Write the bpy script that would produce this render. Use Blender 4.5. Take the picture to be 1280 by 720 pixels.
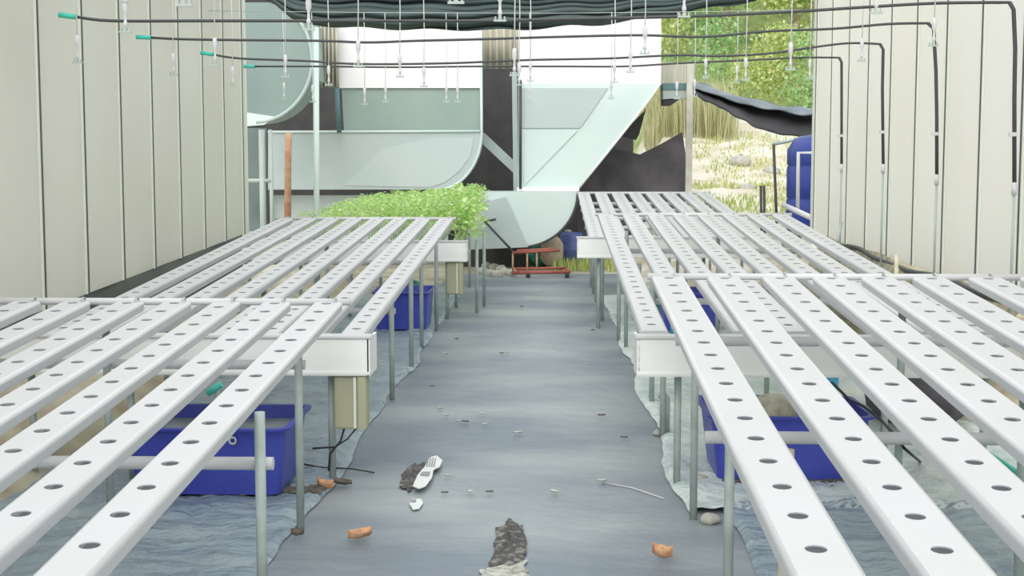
import bpy, bmesh, math, random
from mathutils import Vector, Matrix, noise
random.seed(7)
for o in list(bpy.data.objects): bpy.data.objects.remove(o)
S = bpy.context.scene; C = S.collection
# ---------------------------------------------------------------- camera, sky, sun, exposure
H = 1.42; F = 1700.0
PITCH = math.radians(5.2096); YAW = math.radians(1.624)
cd = bpy.data.cameras.new('camera'); cam = bpy.data.objects.new('camera', cd); C.objects.link(cam)
cam.location = (0, 0, H); cam.rotation_euler = (math.pi/2-PITCH, 0, YAW)
cd.sensor_width = 36; cd.lens = F/1280*36; cd.clip_start = .05; cd.clip_end = 500
S.camera = cam
w = bpy.data.worlds.new('sky'); S.world = w; w.use_nodes = True
bg = w.node_tree.nodes['Background']; bg.inputs[0].default_value = (.93, .985, 1, 1); bg.inputs[1].default_value = 1.2
sd = bpy.data.lights.new('sun', 'SUN'); sd.energy = 1.7; sd.angle = math.radians(50); sd.color = (1, .97, .92)
sun = bpy.data.objects.new('sun', sd); C.objects.link(sun); sun.rotation_euler = (math.radians(56), 0, math.radians(-8))
S.view_settings.view_transform = 'Standard'; S.view_settings.look = 'None'; S.view_settings.gamma = 1
S.view_settings.use_curve_mapping = False
S.view_settings.exposure = .22
# ---------------------------------------------------------------- helpers
def ray(x, y):
    """direction through a point of the photograph (1280x720), scaled so that Y = 1"""
    f = Vector((-math.sin(YAW)*math.cos(PITCH), math.cos(YAW)*math.cos(PITCH), -math.sin(PITCH)))
    r = Vector((math.cos(YAW), math.sin(YAW), 0)); u = r.cross(f)
    d = f + r*((x-640)/F) + u*((360-y)/F)
    return d/d.y
def P(x, y, d): v = ray(x, y)*d; return Vector((v.x, v.y, v.z+H))
def G(x, y, z=0): r = ray(x, y); return P(x, y, (z-H)/r.z)

class MB:
    def __init__(s): s.b = bmesh.new(); s.mi = 0
    def face(s, vs):
        f = s.b.faces.new([s.b.verts.new(v) for v in vs]); f.material_index = s.mi; return f
    def box(s, c, d, rz=0, rx=0, bev=0):
        m = Matrix.Translation(c) @ Matrix.Rotation(rz, 4, 'Z') @ Matrix.Rotation(rx, 4, 'X') @ Matrix.Diagonal((d[0], d[1], d[2], 1))
        r = bmesh.ops.create_cube(s.b, size=1, matrix=m)
        for f in {f for v in r['verts'] for f in v.link_faces}: f.material_index = s.mi
        if bev: bmesh.ops.bevel(s.b, geom=list({e for v in r['verts'] for e in v.link_edges}), offset=bev, segments=2, affect='EDGES')
        return s
    def tube(s, pts, r, n=8, caps=True):
        pts = [Vector(p) for p in pts]; rs = r if isinstance(r, (list, tuple)) else [r]*len(pts)
        prev = None; rings = []
        for i, p in enumerate(pts):
            t = (pts[min(i+1, len(pts)-1)]-pts[max(i-1, 0)])
            t = t.normalized() if t.length > 1e-9 else Vector((0, 0, 1))
            if prev is None: a = t.orthogonal().normalized()
            else: a = (prev-t*prev.dot(t)); a = a.normalized() if a.length > 1e-6 else t.orthogonal().normalized()
            prev = a; b = t.cross(a)
            rings.append([s.b.verts.new(p+(a*math.cos(2*math.pi*k/n)+b*math.sin(2*math.pi*k/n))*rs[i]) for k in range(n)])
        for i in range(len(rings)-1):
            for k in range(n):
                f = s.b.faces.new([rings[i][k], rings[i][(k+1) % n], rings[i+1][(k+1) % n], rings[i+1][k]]); f.smooth = True; f.material_index = s.mi
        if caps:
            for rr in (rings[0][::-1], rings[-1]):
                f = s.b.faces.new(rr); f.material_index = s.mi
        return s
    def lathe(s, prof, c, n=16):
        c = Vector(c); rings = []
        for r, z in prof: rings.append([s.b.verts.new(c+Vector((r*math.cos(2*math.pi*k/n), r*math.sin(2*math.pi*k/n), z))) for k in range(n)])
        for i in range(len(rings)-1):
            for k in range(n):
                f = s.b.faces.new([rings[i][k], rings[i][(k+1) % n], rings[i+1][(k+1) % n], rings[i+1][k]]); f.smooth = True; f.material_index = s.mi
        for rr in (rings[0][::-1], rings[-1]): s.b.faces.new(rr).material_index = s.mi
        return s
    def prism(s, poly, dy):
        """outline of points (x,y,z) pushed back along +Y by dy"""
        a = [s.b.verts.new(p) for p in poly]; b = [s.b.verts.new((p[0], p[1]+dy, p[2])) for p in poly]
        n = len(a); s.b.faces.new(a); s.b.faces.new(b[::-1])
        for i in range(n): s.b.faces.new([a[(i+1) % n], a[i], b[i], b[(i+1) % n]])
        return s
    def grid(s, fn, nu, nv, smooth=True):
        g = [[s.b.verts.new(fn(u/nu, v/nv)) for v in range(nv+1)] for u in range(nu+1)]
        for u in range(nu):
            for v in range(nv):
                f = s.b.faces.new([g[u][v], g[u+1][v], g[u+1][v+1], g[u][v+1]]); f.smooth = smooth; f.material_index = s.mi
        return s
    def build(s, name, mats, parent=None, at=None, recalc=True):
        if recalc: bmesh.ops.recalc_face_normals(s.b, faces=s.b.faces[:])
        me = bpy.data.meshes.new(name)
        if at is not None: bmesh.ops.translate(s.b, vec=-Vector(at), verts=s.b.verts[:])
        s.b.to_mesh(me); s.b.free()
        for m in (mats if isinstance(mats, (list, tuple)) else [mats]): me.materials.append(m)
        o = bpy.data.objects.new(name, me); C.objects.link(o)
        if at is not None: o.location = at
        if parent: o.parent = parent
        return o
def tag(o, label=None, cat=None, group=None, kind=None):
    if label: o['label'] = label
    if cat: o['category'] = cat
    if group: o['group'] = group
    if kind: o['kind'] = kind
    return o
def thing(name, label, cat, loc=(0, 0, 0), group=None):
    o = bpy.data.objects.new(name, None); C.objects.link(o); o.location = loc; o.empty_display_size = .1
    return tag(o, label, cat, group)
def link_copy(o, parent=None, loc=None):
    c = o.copy(); C.objects.link(c); c.parent = parent
    if loc is not None: c.location = loc
    return c
def copy_tree(o, parent=None):
    c = link_copy(o, parent)
    for ch in list(o.children): copy_tree(ch, c)
    return c
# ---------------------------------------------------------------- materials
def srgb(r, g, b):
    f = lambda c: (c/255/12.92) if c/255 <= .04045 else ((c/255+.055)/1.055)**2.4
    return (f(r), f(g), f(b), 1)
def mat(name, col, rough=.6, col2=None, scale=5, detail=4, bump=0, bscale=None, metal=0, spec=.5, stretch=(1, 1, 1), trans=0, island=None, bdist=.02, lo=.35, hi=.65):
    m = bpy.data.materials.new(name); m.use_nodes = True; nt = m.node_tree; N = nt.nodes; L = nt.links
    b = N['Principled BSDF']; c = srgb(*col)
    b.inputs['Base Color'].default_value = c; b.inputs['Roughness'].default_value = rough; b.inputs['Metallic'].default_value = metal
    b.inputs['Specular IOR Level'].default_value = spec
    tc = N.new('ShaderNodeTexCoord'); mp = N.new('ShaderNodeMapping'); mp.inputs['Scale'].default_value = stretch
    L.new(tc.outputs['Object'], mp.inputs[0])
    out = None
    if col2:
        n = N.new('ShaderNodeTexNoise'); n.inputs['Scale'].default_value = scale; n.inputs['Detail'].default_value = detail
        L.new(mp.outputs[0], n.inputs['Vector'])
        r = N.new('ShaderNodeValToRGB'); r.color_ramp.elements[0].position = lo; r.color_ramp.elements[1].position = hi
        r.color_ramp.elements[0].color = c; r.color_ramp.elements[1].color = srgb(*col2)
        L.new(n.outputs['Fac'], r.inputs[0]); out = r.outputs[0]
        L.new(out, b.inputs['Base Color'])
    if island:
        g = N.new('ShaderNodeNewGeometry'); r2 = N.new('ShaderNodeValToRGB')
        els = r2.color_ramp.elements
        cols = [col]+list(island)
        els[0].color = srgb(*cols[0]); els[1].color = srgb(*cols[-1])
        for i, cc in enumerate(cols[1:-1]): e = els.new((i+1)/(len(cols)-1)); e.color = srgb(*cc)
        L.new(g.outputs['Random Per Island'], r2.inputs[0]); L.new(r2.outputs[0], b.inputs['Base Color'])
        if trans:
            t = N.new('ShaderNodeBsdfTranslucent'); mx = N.new('ShaderNodeMixShader'); mx.inputs[0].default_value = trans
            L.new(r2.outputs[0], t.inputs[0]); L.new(b.outputs[0], mx.inputs[1]); L.new(t.outputs[0], mx.inputs[2])
            L.new(mx.outputs[0], N['Material Output'].inputs[0])
    if bump:
        n2 = N.new('ShaderNodeTexNoise'); n2.inputs['Scale'].default_value = bscale or scale; n2.inputs['Detail'].default_value = 5
        L.new(mp.outputs[0], n2.inputs['Vector'])
        bp = N.new('ShaderNodeBump'); bp.inputs['Strength'].default_value = bump; bp.inputs['Distance'].default_value = bdist
        L.new(n2.outputs['Fac'], bp.inputs['Height']); L.new(bp.outputs[0], b.inputs['Normal'])
    return m
M = {}
M['white'] = mat('white_pvc', (224, 223, 225), .4, (220, 221, 221), scale=3)
M['white2'] = mat('gutter_white', (238, 238, 237), .45, (234, 233, 228), scale=4)
M['inner'] = mat('channel_inside_shade', (170, 168, 176), .7)  # white plastic greyed for the shade inside the channels
M['mat'] = mat('weed_mat', (114, 124, 136), .42, (156, 163, 164), scale=1.1, detail=8, bump=.4, bscale=9, stretch=(.7, 1.1, 1), lo=.38, hi=.66)  # paler blotches put the floor's glossy bright streaks and dust into the colour
M['sheetL'] = mat('ground_film_blue', (138, 154, 166), .36, (160, 174, 180), scale=2.2, bump=1, bscale=6, stretch=(1, 1.5, 1), bdist=.08)
M['sheetR'] = mat('ground_film_pale', (188, 202, 200), .4, (216, 224, 219), scale=1.5, bump=1, bscale=6, bdist=.06)
M['earth'] = mat('earth', (158, 146, 122), .95, (196, 188, 166), scale=3, detail=8, bump=.8, bscale=8)
M['slope'] = mat('dry_slope', (188, 176, 150), .95, (224, 218, 208), scale=1.6, detail=9, bump=.8, bscale=4)
M['scrub'] = mat('green_scrub', (120, 140, 84), .95, (176, 186, 126), scale=2.5, detail=9, bump=1, bscale=5)
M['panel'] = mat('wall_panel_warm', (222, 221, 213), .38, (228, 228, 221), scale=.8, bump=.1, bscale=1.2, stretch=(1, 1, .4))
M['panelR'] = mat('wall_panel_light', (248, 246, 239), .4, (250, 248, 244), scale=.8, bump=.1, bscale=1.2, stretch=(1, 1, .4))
def translucent(m, amount):
    nt = m.node_tree; N = nt.nodes; L = nt.links; b = N['Principled BSDF']
    t = N.new('ShaderNodeBsdfTranslucent'); mx = N.new('ShaderNodeMixShader'); mx.inputs[0].default_value = amount
    src = b.inputs['Base Color'].links[0].from_socket if b.inputs['Base Color'].links else None
    if src: L.new(src, t.inputs[0])
    else: t.inputs[0].default_value = b.inputs['Base Color'].default_value
    L.new(b.outputs[0], mx.inputs[1]); L.new(t.outputs[0], mx.inputs[2]); L.new(mx.outputs[0], N['Material Output'].inputs[0])
translucent(M['white'], .25); translucent(M['panel'], .45); translucent(M['panelR'], .45)
M['rib'] = mat('panel_rib', (222, 226, 214), .4)
M['seam'] = mat('panel_backing', (80, 84, 78), .8)
M['galv'] = mat('galvanised', (176, 186, 180), .45, (160, 172, 168), scale=2)
M['post'] = mat('galvanised_post', (172, 183, 180), .45, (150, 160, 154), scale=9)
M['blue'] = mat('blue_plastic', (58, 68, 168), .4, (68, 80, 178), scale=3)
M['tubin'] = mat('tub_film', (150, 158, 156), .4, (120, 130, 130), scale=6)
M['tank'] = mat('blue_tank', (44, 64, 150), .4, (36, 52, 124), scale=1.2)
M['cyan'] = mat('cyan_pipe', (70, 178, 214), .4)
M['teal'] = mat('teal_cap', (70, 190, 170), .5)
M['tealnet'] = mat('teal_net', (70, 170, 150), .7, (40, 120, 110), scale=30, bump=.5)
M['hose'] = mat('black_poly_pipe', (64, 66, 66), .5)
M['cable'] = mat('black_cable', (50, 54, 56), .6)
M['board'] = mat('beige_box', (158, 158, 134), .6, (176, 174, 144), scale=8, stretch=(1, 1, .2))
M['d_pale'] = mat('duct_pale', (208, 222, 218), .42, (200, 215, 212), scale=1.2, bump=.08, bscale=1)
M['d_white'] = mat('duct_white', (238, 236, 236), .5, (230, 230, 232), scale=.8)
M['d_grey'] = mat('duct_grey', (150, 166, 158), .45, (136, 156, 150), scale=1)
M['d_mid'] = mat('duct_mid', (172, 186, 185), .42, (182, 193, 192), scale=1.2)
M['d_mid_gleam'] = mat('duct_mid_gleam', (182, 195, 194), .42, (190, 201, 200), scale=1.2)  # lighter copy of the duct tone, for a painted-in metal reflection
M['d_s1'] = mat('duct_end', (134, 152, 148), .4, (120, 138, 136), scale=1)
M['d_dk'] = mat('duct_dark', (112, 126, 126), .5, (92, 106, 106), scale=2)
M['dark'] = mat('dark_screen_and_shade', (70, 69, 69), .9, (60, 60, 62), scale=4)
M['net'] = mat('shade_net', (72, 87, 85), .85, (58, 68, 68), scale=3, detail=6, bump=.6, bscale=6, stretch=(.4, 1, 5))
M['netblk'] = mat('black_net', (72, 70, 76), .85, (98, 94, 98), scale=2.5, detail=8, bump=.5, bscale=8)
M['sagblk'] = mat('sagging_black', (52, 50, 54), .85, (70, 68, 72), scale=2, detail=8, bump=.5, bscale=8)
M['netblue'] = mat('weathered_net', (134, 142, 148), .85, (96, 104, 110), scale=3, bump=.5)
M['corr'] = mat('corrugated_beige', (190, 186, 170), .6, (168, 164, 148), scale=3, stretch=(6, 1, .4))
M['rust'] = mat('rust', (170, 110, 90), .7, (186, 160, 130), scale=4, stretch=(1, 1, 2))
M['red'] = mat('red_frame', (176, 96, 80), .6, (140, 84, 72), scale=8)
M['concrete'] = mat('concrete_post', (198, 196, 184), .8, (180, 178, 164), scale=6)
M['teald'] = mat('teal_beam', (86, 120, 124), .5)
M['leaf'] = mat('plant_leaf', (150, 205, 90), .5, island=[(196, 230, 140), (210, 232, 150), (228, 240, 190), (160, 208, 120)], trans=.45)
M['tree'] = mat('tree_leaf', (150, 176, 84), .6, island=[(214, 220, 140), (226, 226, 170), (150, 186, 100), (236, 236, 200), (196, 214, 120)], trans=.45)
M['tree2'] = mat('tree_leaf_cool', (120, 160, 110), .6, island=[(170, 206, 140), (196, 220, 160), (130, 176, 120), (214, 226, 180)], trans=.45)
M['dryg'] = mat('dry_stalks', (190, 186, 140), .8, island=[(206, 200, 160), (160, 166, 110), (224, 220, 190), (150, 150, 100)], trans=.3)
M['sack'] = mat('sack', (204, 186, 166), .8, (180, 162, 144), scale=8)
M['blue2'] = mat('faded_blue', (104, 118, 180), .5, (80, 96, 160), scale=6)
M['grass'] = mat('grass_blades', (150, 176, 90), .7, island=[(190, 200, 120), (210, 208, 150), (130, 160, 80)], trans=.3)
M['bark'] = mat('bark', (186, 176, 150), .9, (150, 140, 116), scale=10, bump=.6)
M['leafdry'] = mat('dry_leaf', (214, 170, 130), .7, (170, 116, 84), scale=30)
M['scrap'] = mat('pale_scrap', (200, 200, 190), .7, (140, 138, 128), scale=25)
M['scrapd'] = mat('brown_scrap', (120, 112, 100), .8, (90, 84, 78), scale=25)
M['mud'] = mat('mud_tear', (70, 66, 66), .6, (150, 146, 138), scale=28, detail=8, bump=1, bscale=40, lo=.5, hi=.7)
M['paper'] = mat('white_wrapper', (226, 228, 224), .5)
M['stripe'] = mat('grey_stripe', (150, 150, 152), .6)
M['stone'] = mat('stone', (190, 188, 178), .9, (164, 162, 152), scale=14, bump=.8)
M['tarp'] = mat('brown_tarp', (168, 158, 134), .8, (124, 118, 98), scale=5, detail=6, bump=1, bscale=5, stretch=(1, 2.5, .4))
M['foam'] = mat('foam', (224, 220, 200), .8, (196, 186, 160), scale=20, bump=.6)

# ---------------------------------------------------------------- setting: ground
def hill_z(x, y):
    side = max(0.0, abs(x)-2.2)
    bank = min(.30, side*.5) if y < 15 else min(.62, side*.95)
    if x < 0 and y > 15: bank *= max(0, 1-(y-15)/3)
    h = 0
    if y > 15.5:
        k = min(1.0, max(0.0, (x-1.0)/1.2)); h = k*max(0, .17*(y-15.5))
        if y > 32: h += (y-32)*.35
    return max(bank, h)
def ground_pt(u, v):
    x = -26+52*u if False else None
xs = [-40, -26, -18, -12, -8, -6, -5, -4, -3.4, -3, -2.8, -2.6, -2.45, -2.3, -2.2, -1.5, 0, .6, 1, 1.3, 1.6, 1.9, 2.2, 2.35, 2.5, 2.7, 2.9, 3.2, 3.6, 4, 4.5, 5, 5.5, 6, 7, 8, 10, 13, 18, 26, 40]
ys = [-8, -2, 2]+[3+.5*i for i in range(24)]+[15.2+.6*i for i in range(34)]+[37, 40, 46, 55, 70]
b = MB(); vv = []
for x in xs:
    col = []
    for y in ys:
        z = hill_z(x, y)
        if z > .01: z += (noise.noise(Vector((x*1.3, y*1.3, 0)))*.1+noise.noise(Vector((x*4, y*4, 2)))*.04)*min(1, z*3)
        col.append(b.b.verts.new((x, y, z-.012)))
    vv.append(col)
for i in range(len(xs)-1):
    for j in range(len(ys)-1):
        f = b.b.faces.new([vv[i][j], vv[i+1][j], vv[i+1][j+1], vv[i][j+1]]); f.smooth = True
        f.material_index = (2 if ys[j] > 29.5 else 1) if ys[j] > 14.5 and xs[i] > 0 else 0
tag(b.build('ground', [M['earth'], M['slope'], M['scrub']]), kind='structure')
# walkway mat (the floor) and the two wrinkled films under the benches
def matfn(u, v):
    x = -1.3+2.2*u; y = -1+18.6*v
    return Vector((x, y, .004+.004*noise.noise(Vector((x*3, y*1.2, 5)))))
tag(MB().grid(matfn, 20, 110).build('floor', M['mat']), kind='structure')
def film(side, m, label, ya=-1, yb=14.5, inn=.63):
    def fn(u, v):
        y = ya+(yb-ya)*v
        e = .06*noise.noise(Vector((y*.9, side*7, 0)))+.02*noise.noise(Vector((y*4, side*3, 0)))
        inner = (-.97+e) if side < 0 else (inn+e); outer = 2.36*side
        x = inner+(outer-inner)*u
        z = .02+.016*noise.noise(Vector((x*5, y*3, 1)))+.022*abs(noise.noise(Vector((x*9, y*6+x*5, 3))))+.008*abs(noise.noise(Vector((x*25, y*13-x*9, 3))))
        if u == 0: z = .010
        return Vector((x, y, z))
    o = MB().grid(fn, 70, int(28*(yb-ya))).build('ground_film', m); tag(o, label, 'plastic sheet')
film(-1, M['sheetL'], 'wrinkled blue-grey plastic sheet on the ground under the left benches')
film(1, M['sheetL'], 'wrinkled blue-grey plastic sheet on the ground under the near right bench', -1, 5.6, .70)
film(1, M['sheetR'], 'wrinkled pale plastic sheet on the ground under the middle right bench', 5.45, 14.5, .56)
# ---------------------------------------------------------------- walls of sheet panels
def wall(side, X, yend, z_far, z_slope, m, pm, n=17, pw=.755):
    top = 3.25
    zb = lambda y: z_far-(yend-y)*z_slope
    b = MB(); y0 = yend-n*pw
    xo = X+side*.03
    for i in range(n+1): b.box((X+side*.008, yend-i*pw, (top+zb(yend-i*pw))/2), (.026, .026, top-zb(yend-i*pw)))
    for z in (3.2,): b.box((xo+side*.045, (y0+yend)/2, z), (.05, yend-y0, .05))
    root = tag(b.build('wall_left' if side < 0 else 'wall_right', m), kind='structure')
    for i in range(n):
        ya = yend-i*pw-.013; yb = yend-(i+1)*pw+.013
        b = MB()
        def slab(x0, x1, y0_, y1_, rb=0):
            pts = []
            for xx in (x0, x1):
                for (yy, zz) in ((y0_, zb(y0_)), (y1_, zb(y1_)), (y1_, top), (y0_, top)): pts.append(b.b.verts.new((xx, yy, zz)))
            for q in ((0, 1, 2, 3), (4, 5, 6, 7), (0, 1, 5, 4), (1, 2, 6, 5), (2, 3, 7, 6), (3, 0, 4, 7)):
                b.b.faces.new([pts[k] for k in q]).material_index = rb
        slab(X+side*.026, X+side*.008, ya, yb)
        for (p, q_) in ((ya, ya-.018),): slab(X+side*.008, X-side*.003, p, q_, 1)
        b.build('panel', [pm, M['rib']], root)
    return root, zb
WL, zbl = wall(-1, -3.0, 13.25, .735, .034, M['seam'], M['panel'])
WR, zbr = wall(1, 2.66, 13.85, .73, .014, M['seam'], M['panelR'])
# wall frame posts at far ends
for nm, X, y, z in (('trim_1', -3.0, 13.3, 0), ('trim_2', 2.67, 13.9, 0)):
    tag(MB().box((X, y, 1.6), (.06, .05, 3.3)).build(nm, M['rib']), kind='structure')
b = MB().prism([P(x, y, 18.9) for x, y in ((560, 300), (664, 300), (664, 336), (560, 336))], .05); tag(b.build('shade_sheet', M['dark']), 'dark sheet added as shadow behind the rubble left of the walkway end', 'shade sheet')  # dark sheet added where only shadow lies below the quarter duct
# dark back screen
b = MB()
b.box((-2.3, 21.6, 2.3), (7.2, .06, 4.8)); tag(b.build('wall_back', M['dark']), kind='structure')

b = MB(); b.grid(lambda u, v: Vector((-3.02+.03*noise.noise(Vector((u*20, v*2, 0))), .4+12.8*u, .2+(zbl(.4+12.8*u)-.2)*v)), 60, 3)
o = b.build('gap_shade', M['seam']); o.modifiers.new('thickness', 'SOLIDIFY').thickness = .01; tag(o, 'dark sheet added as shade in the gap below the left wall', 'skirt')  # sheet added so the open gap under the wall reads as shade
# ---------------------------------------------------------------- hydroponic benches
HP = .19
def channel_mesh(L, first, wd=.106, h=.042, name='channel'):
    """open hollow trough: flat lid with round holes every 19 cm"""
    b = MB(); r = .0215; nh = int((L-first-.03)/HP)+1
    W2 = wd/2; tw = W2-.012
    ys = [first+i*HP for i in range(nh)]
    def quad(*p, mi=0, sm=False):
        f = b.b.faces.new([b.b.verts.new(q) for q in p]); f.material_index = mi; f.smooth = sm
    # lid cells
    for i, y in enumerate(ys):
        ya = y-HP/2 if i else 0; yb = y+HP/2 if i < nh-1 else L
        outer = []; inner = []; low = []
        N = 12
        for k in range(N):
            a = 2*math.pi*k/N; cx, cy = math.cos(a), math.sin(a)
            inner.append((r*cx, y+r*cy, 0)); low.append((r*cx, y+r*cy, -.003))
        cor = [(tw, y), (tw, yb), (0, yb), (-tw, yb), (-tw, y), (-tw, ya), (0, ya), (tw, ya)]
        vi = [b.b.verts.new(p) for p in inner]; vl = [b.b.verts.new(p) for p in low]; vc = [b.b.verts.new((p[0], p[1], 0)) for p in cor]
        idx = [0, 1, 1, 2, 3, 3, 4, 5, 5, 6, 7, 7]
        for k in range(N):
            k2 = (k+1) % N; A, B = vc[idx[k]], vc[idx[k2]]
            f = b.b.faces.new([vi[k], A, B, vi[k2]] if A is not B else [vi[k], A, vi[k2]]); f.material_index = 0
            f = b.b.faces.new([vi[k], vi[k2], vl[k2], vl[k]]); f.material_index = 1
    half = [(tw, 0)]+[(W2-.012+.012*math.sin(math.radians(a)), -.012+.012*math.cos(math.radians(a))) for a in (30, 60, 90)]+[(W2-.003, -h+.004), (W2-.008, -h)]
    prof = half+[(-p[0], p[1]) for p in half[::-1]]
    A = [b.b.verts.new((p[0], 0, p[1])) for p in prof]; B = [b.b.verts.new((p[0], L, p[1])) for p in prof]
    for k in range(len(prof)-1): b.b.faces.new([A[k], A[k+1], B[k+1], B[k]]).smooth = k in (0, 1, 2, len(prof)-4, len(prof)-3, len(prof)-2)
    b.b.faces.new(A); b.b.faces.new(B[::-1])
    # inner bottom, greyed to paint in the shade under the lid
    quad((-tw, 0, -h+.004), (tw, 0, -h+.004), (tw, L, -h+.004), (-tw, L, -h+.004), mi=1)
    me = bpy.data.meshes.new(name); bmesh.ops.remove_doubles(b.b, verts=b.b.verts[:], dist=1e-5)
    b.b.to_mesh(me); b.b.free()
    for m in (M['white'], M['inner']): me.materials.append(m)
    return me
def bench(label, X, z0, s, ya, yb, first, offs, sup, side, gut=None, pipe_in=0, wd=.106, pipe=True, extra=(), low=.2):
    """X: list of channel centre lines (inner first); plane z = H+z0+s*y"""
    Z = lambda y: H+z0+s*y
    inner = X[0]; outer = X[-1]
    root = thing('hydroponic_bench', label, 'growing bench', (0, ya, 0))
    inv = Vector((0, ya, 0))
    def put(mb, nm, m, par=None):
        o = mb.build(nm, m, par or root)
        if par is None: o.location = -inv
        return o
    L = (yb-ya)*math.sqrt(1+s*s)
    me = {}
    for x, of in zip(X, offs):
        key = round((first+of) % HP, 3)
        if key < .035: key += HP
        if key not in me: me[key] = channel_mesh(L, key, wd)
        o = bpy.data.objects.new('channel', me[key]); C.objects.link(o); o.parent = root
        o.location = (x, 0, Z(ya)); o.rotation_euler.x = math.atan(s)
    # feed pipe along the high end with a short dropper into each channel
    yp = yb+.035; zp = Z(yb)-.004
    if pipe:
        fp = put(MB().tube([(inner-side*.085+pipe_in, yp, zp), (outer+side*.1, yp, zp)], .0145, 10), 'feed_pipe', M['white'])
        for x in X:
            bb = MB().tube([(x+.028, yp, zp+.01), (x+.028, yp-.03, zp+.018), (x+.028, yp-.055, zp+.012), (x+.028, yp-.06, Z(yb)-.01)], .004, 6)
            bb.build('dropper_tube', M['galv'], fp)
    for (y, xin, leg_in, lean) in sup:
        zt = Z(y)-.045
        bar = MB().tube([(xin, y, Z(y)-low), (outer+side*.08, y, Z(y)-low)], .019, 12)
        put(bar, 'crossbar', M['white'])
        for x in (leg_in, X[4], outer):
            put(MB().tube([(x, y-.035, zt+.002), (x+(lean if x == leg_in else 0), y-.035, 0)], .0155, 10), 'post', M['post'])
    for (x, y, zt, lean) in extra:
        put(MB().tube([(x, y, zt), (x+lean, y, 0)], .016, 10), 'post', M['post'])
    if gut:
        gx, gy, gt, gh = gut
        x0, x1 = sorted((gx, outer+side*.12)); yc = gy+.11
        b = MB()
        t = .012
        b.box(((x0+x1)/2, gy, gt-gh/2), (x1-x0, t, gh)); b.box(((x0+x1)/2, gy+.22, gt-gh/2-.02), (x1-x0, t, gh-.04))
        b.box(((x0+x1)/2, yc, gt-gh+t/2), (x1-x0, .22, t))
        for xx in (x0, x1): b.box((xx, yc, gt-gh/2), (t, .232, gh))
        g = put(b, 'gutter', M['white2'])
        MB().box(((x0+x1)/2, gy+.03, gt+.005), (x1-x0+.03, .09, .014), bev=.004).build('rim', M['white'], g)
        MB().box(((x0+x1)/2, gy-.004, gt-gh+.012), (x1-x0+.012, .012, .012)).build('lip', M['white2'], g)
        for x in (leg0(gx, side), leg0(gx, side)+side*.9, outer):
            put(MB().tube([(x, gy+.1, gt-gh), (x, gy+.1, 0)], .016, 10), 'post', M['post'])
    return root
def leg0(gx, side): return gx+side*.18
NLX = [-.902, -1.112, -1.318, -1.52, -1.714, -1.935, -2.14, -2.345]
NRX = [.50, .735, .968, 1.18, 1.385, 1.60, 1.835, 2.05]
FLX = [-.915-.2*i for i in range(8)]
FRX = [.456+.2045*i for i in range(8)]
bench('white slotted growing bench nearest the camera on the left of the walkway', NLX, -.913, .065, .9, 5.47, .17,
      [0, 0, .1, 0, 0, 0, 0, 0], [(2.2, -.86, -.9, 0), (3.85, -.80, -.83, .0), (5.2, -.95, -.97, .0)], -1, wd=.116, pipe_in=.0)
bench('white slotted growing bench nearest the camera on the right of the walkway', NRX, -.909, .075, .9, 5.78, .10,
      [0]*8, [(2.2, .42, .55, 0), (4.0, .46, .53, 0), (5.4, .5, .575, 0)], 1, wd=.138, pipe_in=.0)
bench('empty white growing bench in the middle distance on the left, ending before the green plants', FLX, -1.125, .055, 6.05, 11.85, .12,
      [0]*8, [(8.1, -.93, -.95, 0), (10.4, -.95, -.99, 0)], -1, gut=(-.79, 5.85, .665, .165), extra=[(-.96, 9.3, .75, 0), (-.97, 11.5, .9, 0)], wd=.124)
bench('empty white growing bench in the middle distance on the right of the walkway', FRX, -1.087, .06, 5.95, 11.25, .16,
      [0]*8, [(8.0, .56, .6, 0), (10.4, .5, .58, 0)], 1, gut=(.378, 5.8, .675, .165), extra=[(.585, 7.0, .42, 0), (.60, 9.2, .75, 0), (.55, 10.9, .8, 0)], wd=.13)
TRX = [.40+.205*i for i in range(8)]
bench('farthest white growing bench on the right, with closely spaced crossbars and no plants', TRX, -1.335, .06, 11.75, 16.5, .1,
      [0]*8, [(y, .33, .47, 0) for y in (12.3, 13.1, 14.0, 14.9, 15.7)], 1, gut=(.235, 11.6, .79, .17), wd=.142, low=.062)
TLX = [-.86-.205*i for i in range(8)]
TLZ = (-1.40, .055)
bench('farthest white growing bench on the left, full of leafy green plants', TLX, TLZ[0], TLZ[1], 12.45, 17.2, .1,
      [0]*8, [(13.4, -.8, -.93, 0), (15.6, -.8, -.93, 0)], -1, gut=(-.765, 12.3, .715, .18), wd=.108, extra=[(-.70, 12.9, .7, 0), (-.66, 13.5, .75, 0)])

# beige boxes hung on the gutter legs
def hang_box(x, y, zt, wx, hz, label, cables=True):
    r = thing('control_box', label, 'electrical box', (x, y, zt-hz))
    MB().box((0, 0, hz/2), (wx, .08, hz), bev=.006).build('casing', M['board'], r)
    MB().box((wx*.14, -.045, hz/2), (wx*.08, .012, hz*.96)).build('edge_strip', M['rib'], r)
    MB().box((wx*.36, -.046, hz/2), (wx*.24, .014, hz*.98)).build('side_strip', M['board'], r)
    if cables:
        MB().tube([(-.03, 0, .01), (-.05, -.02, -.06), (-.1, 0, -.12), (-.11, .02, -.2)], .005, 6).build('cable', M['cable'], r)
        MB().tube([(.03, 0, .01), (-.02, -.02, -.05), (-.08, 0, -.09), (-.18, .02, -.1)], .004, 6).build('cable', M['cable'], r)
    return r
hang_box(-.873, 5.9, .498, .145, .235, 'beige electrical box hanging under the near left gutter with black cables')
hang_box(-.87, 12.36, .53, .15, .29, 'beige electrical box under the far gutter below the green plants', False)
hang_box(.625, 9.9, .50, .06, .22, 'narrow beige box on a post behind the near right gutter', False)

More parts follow.
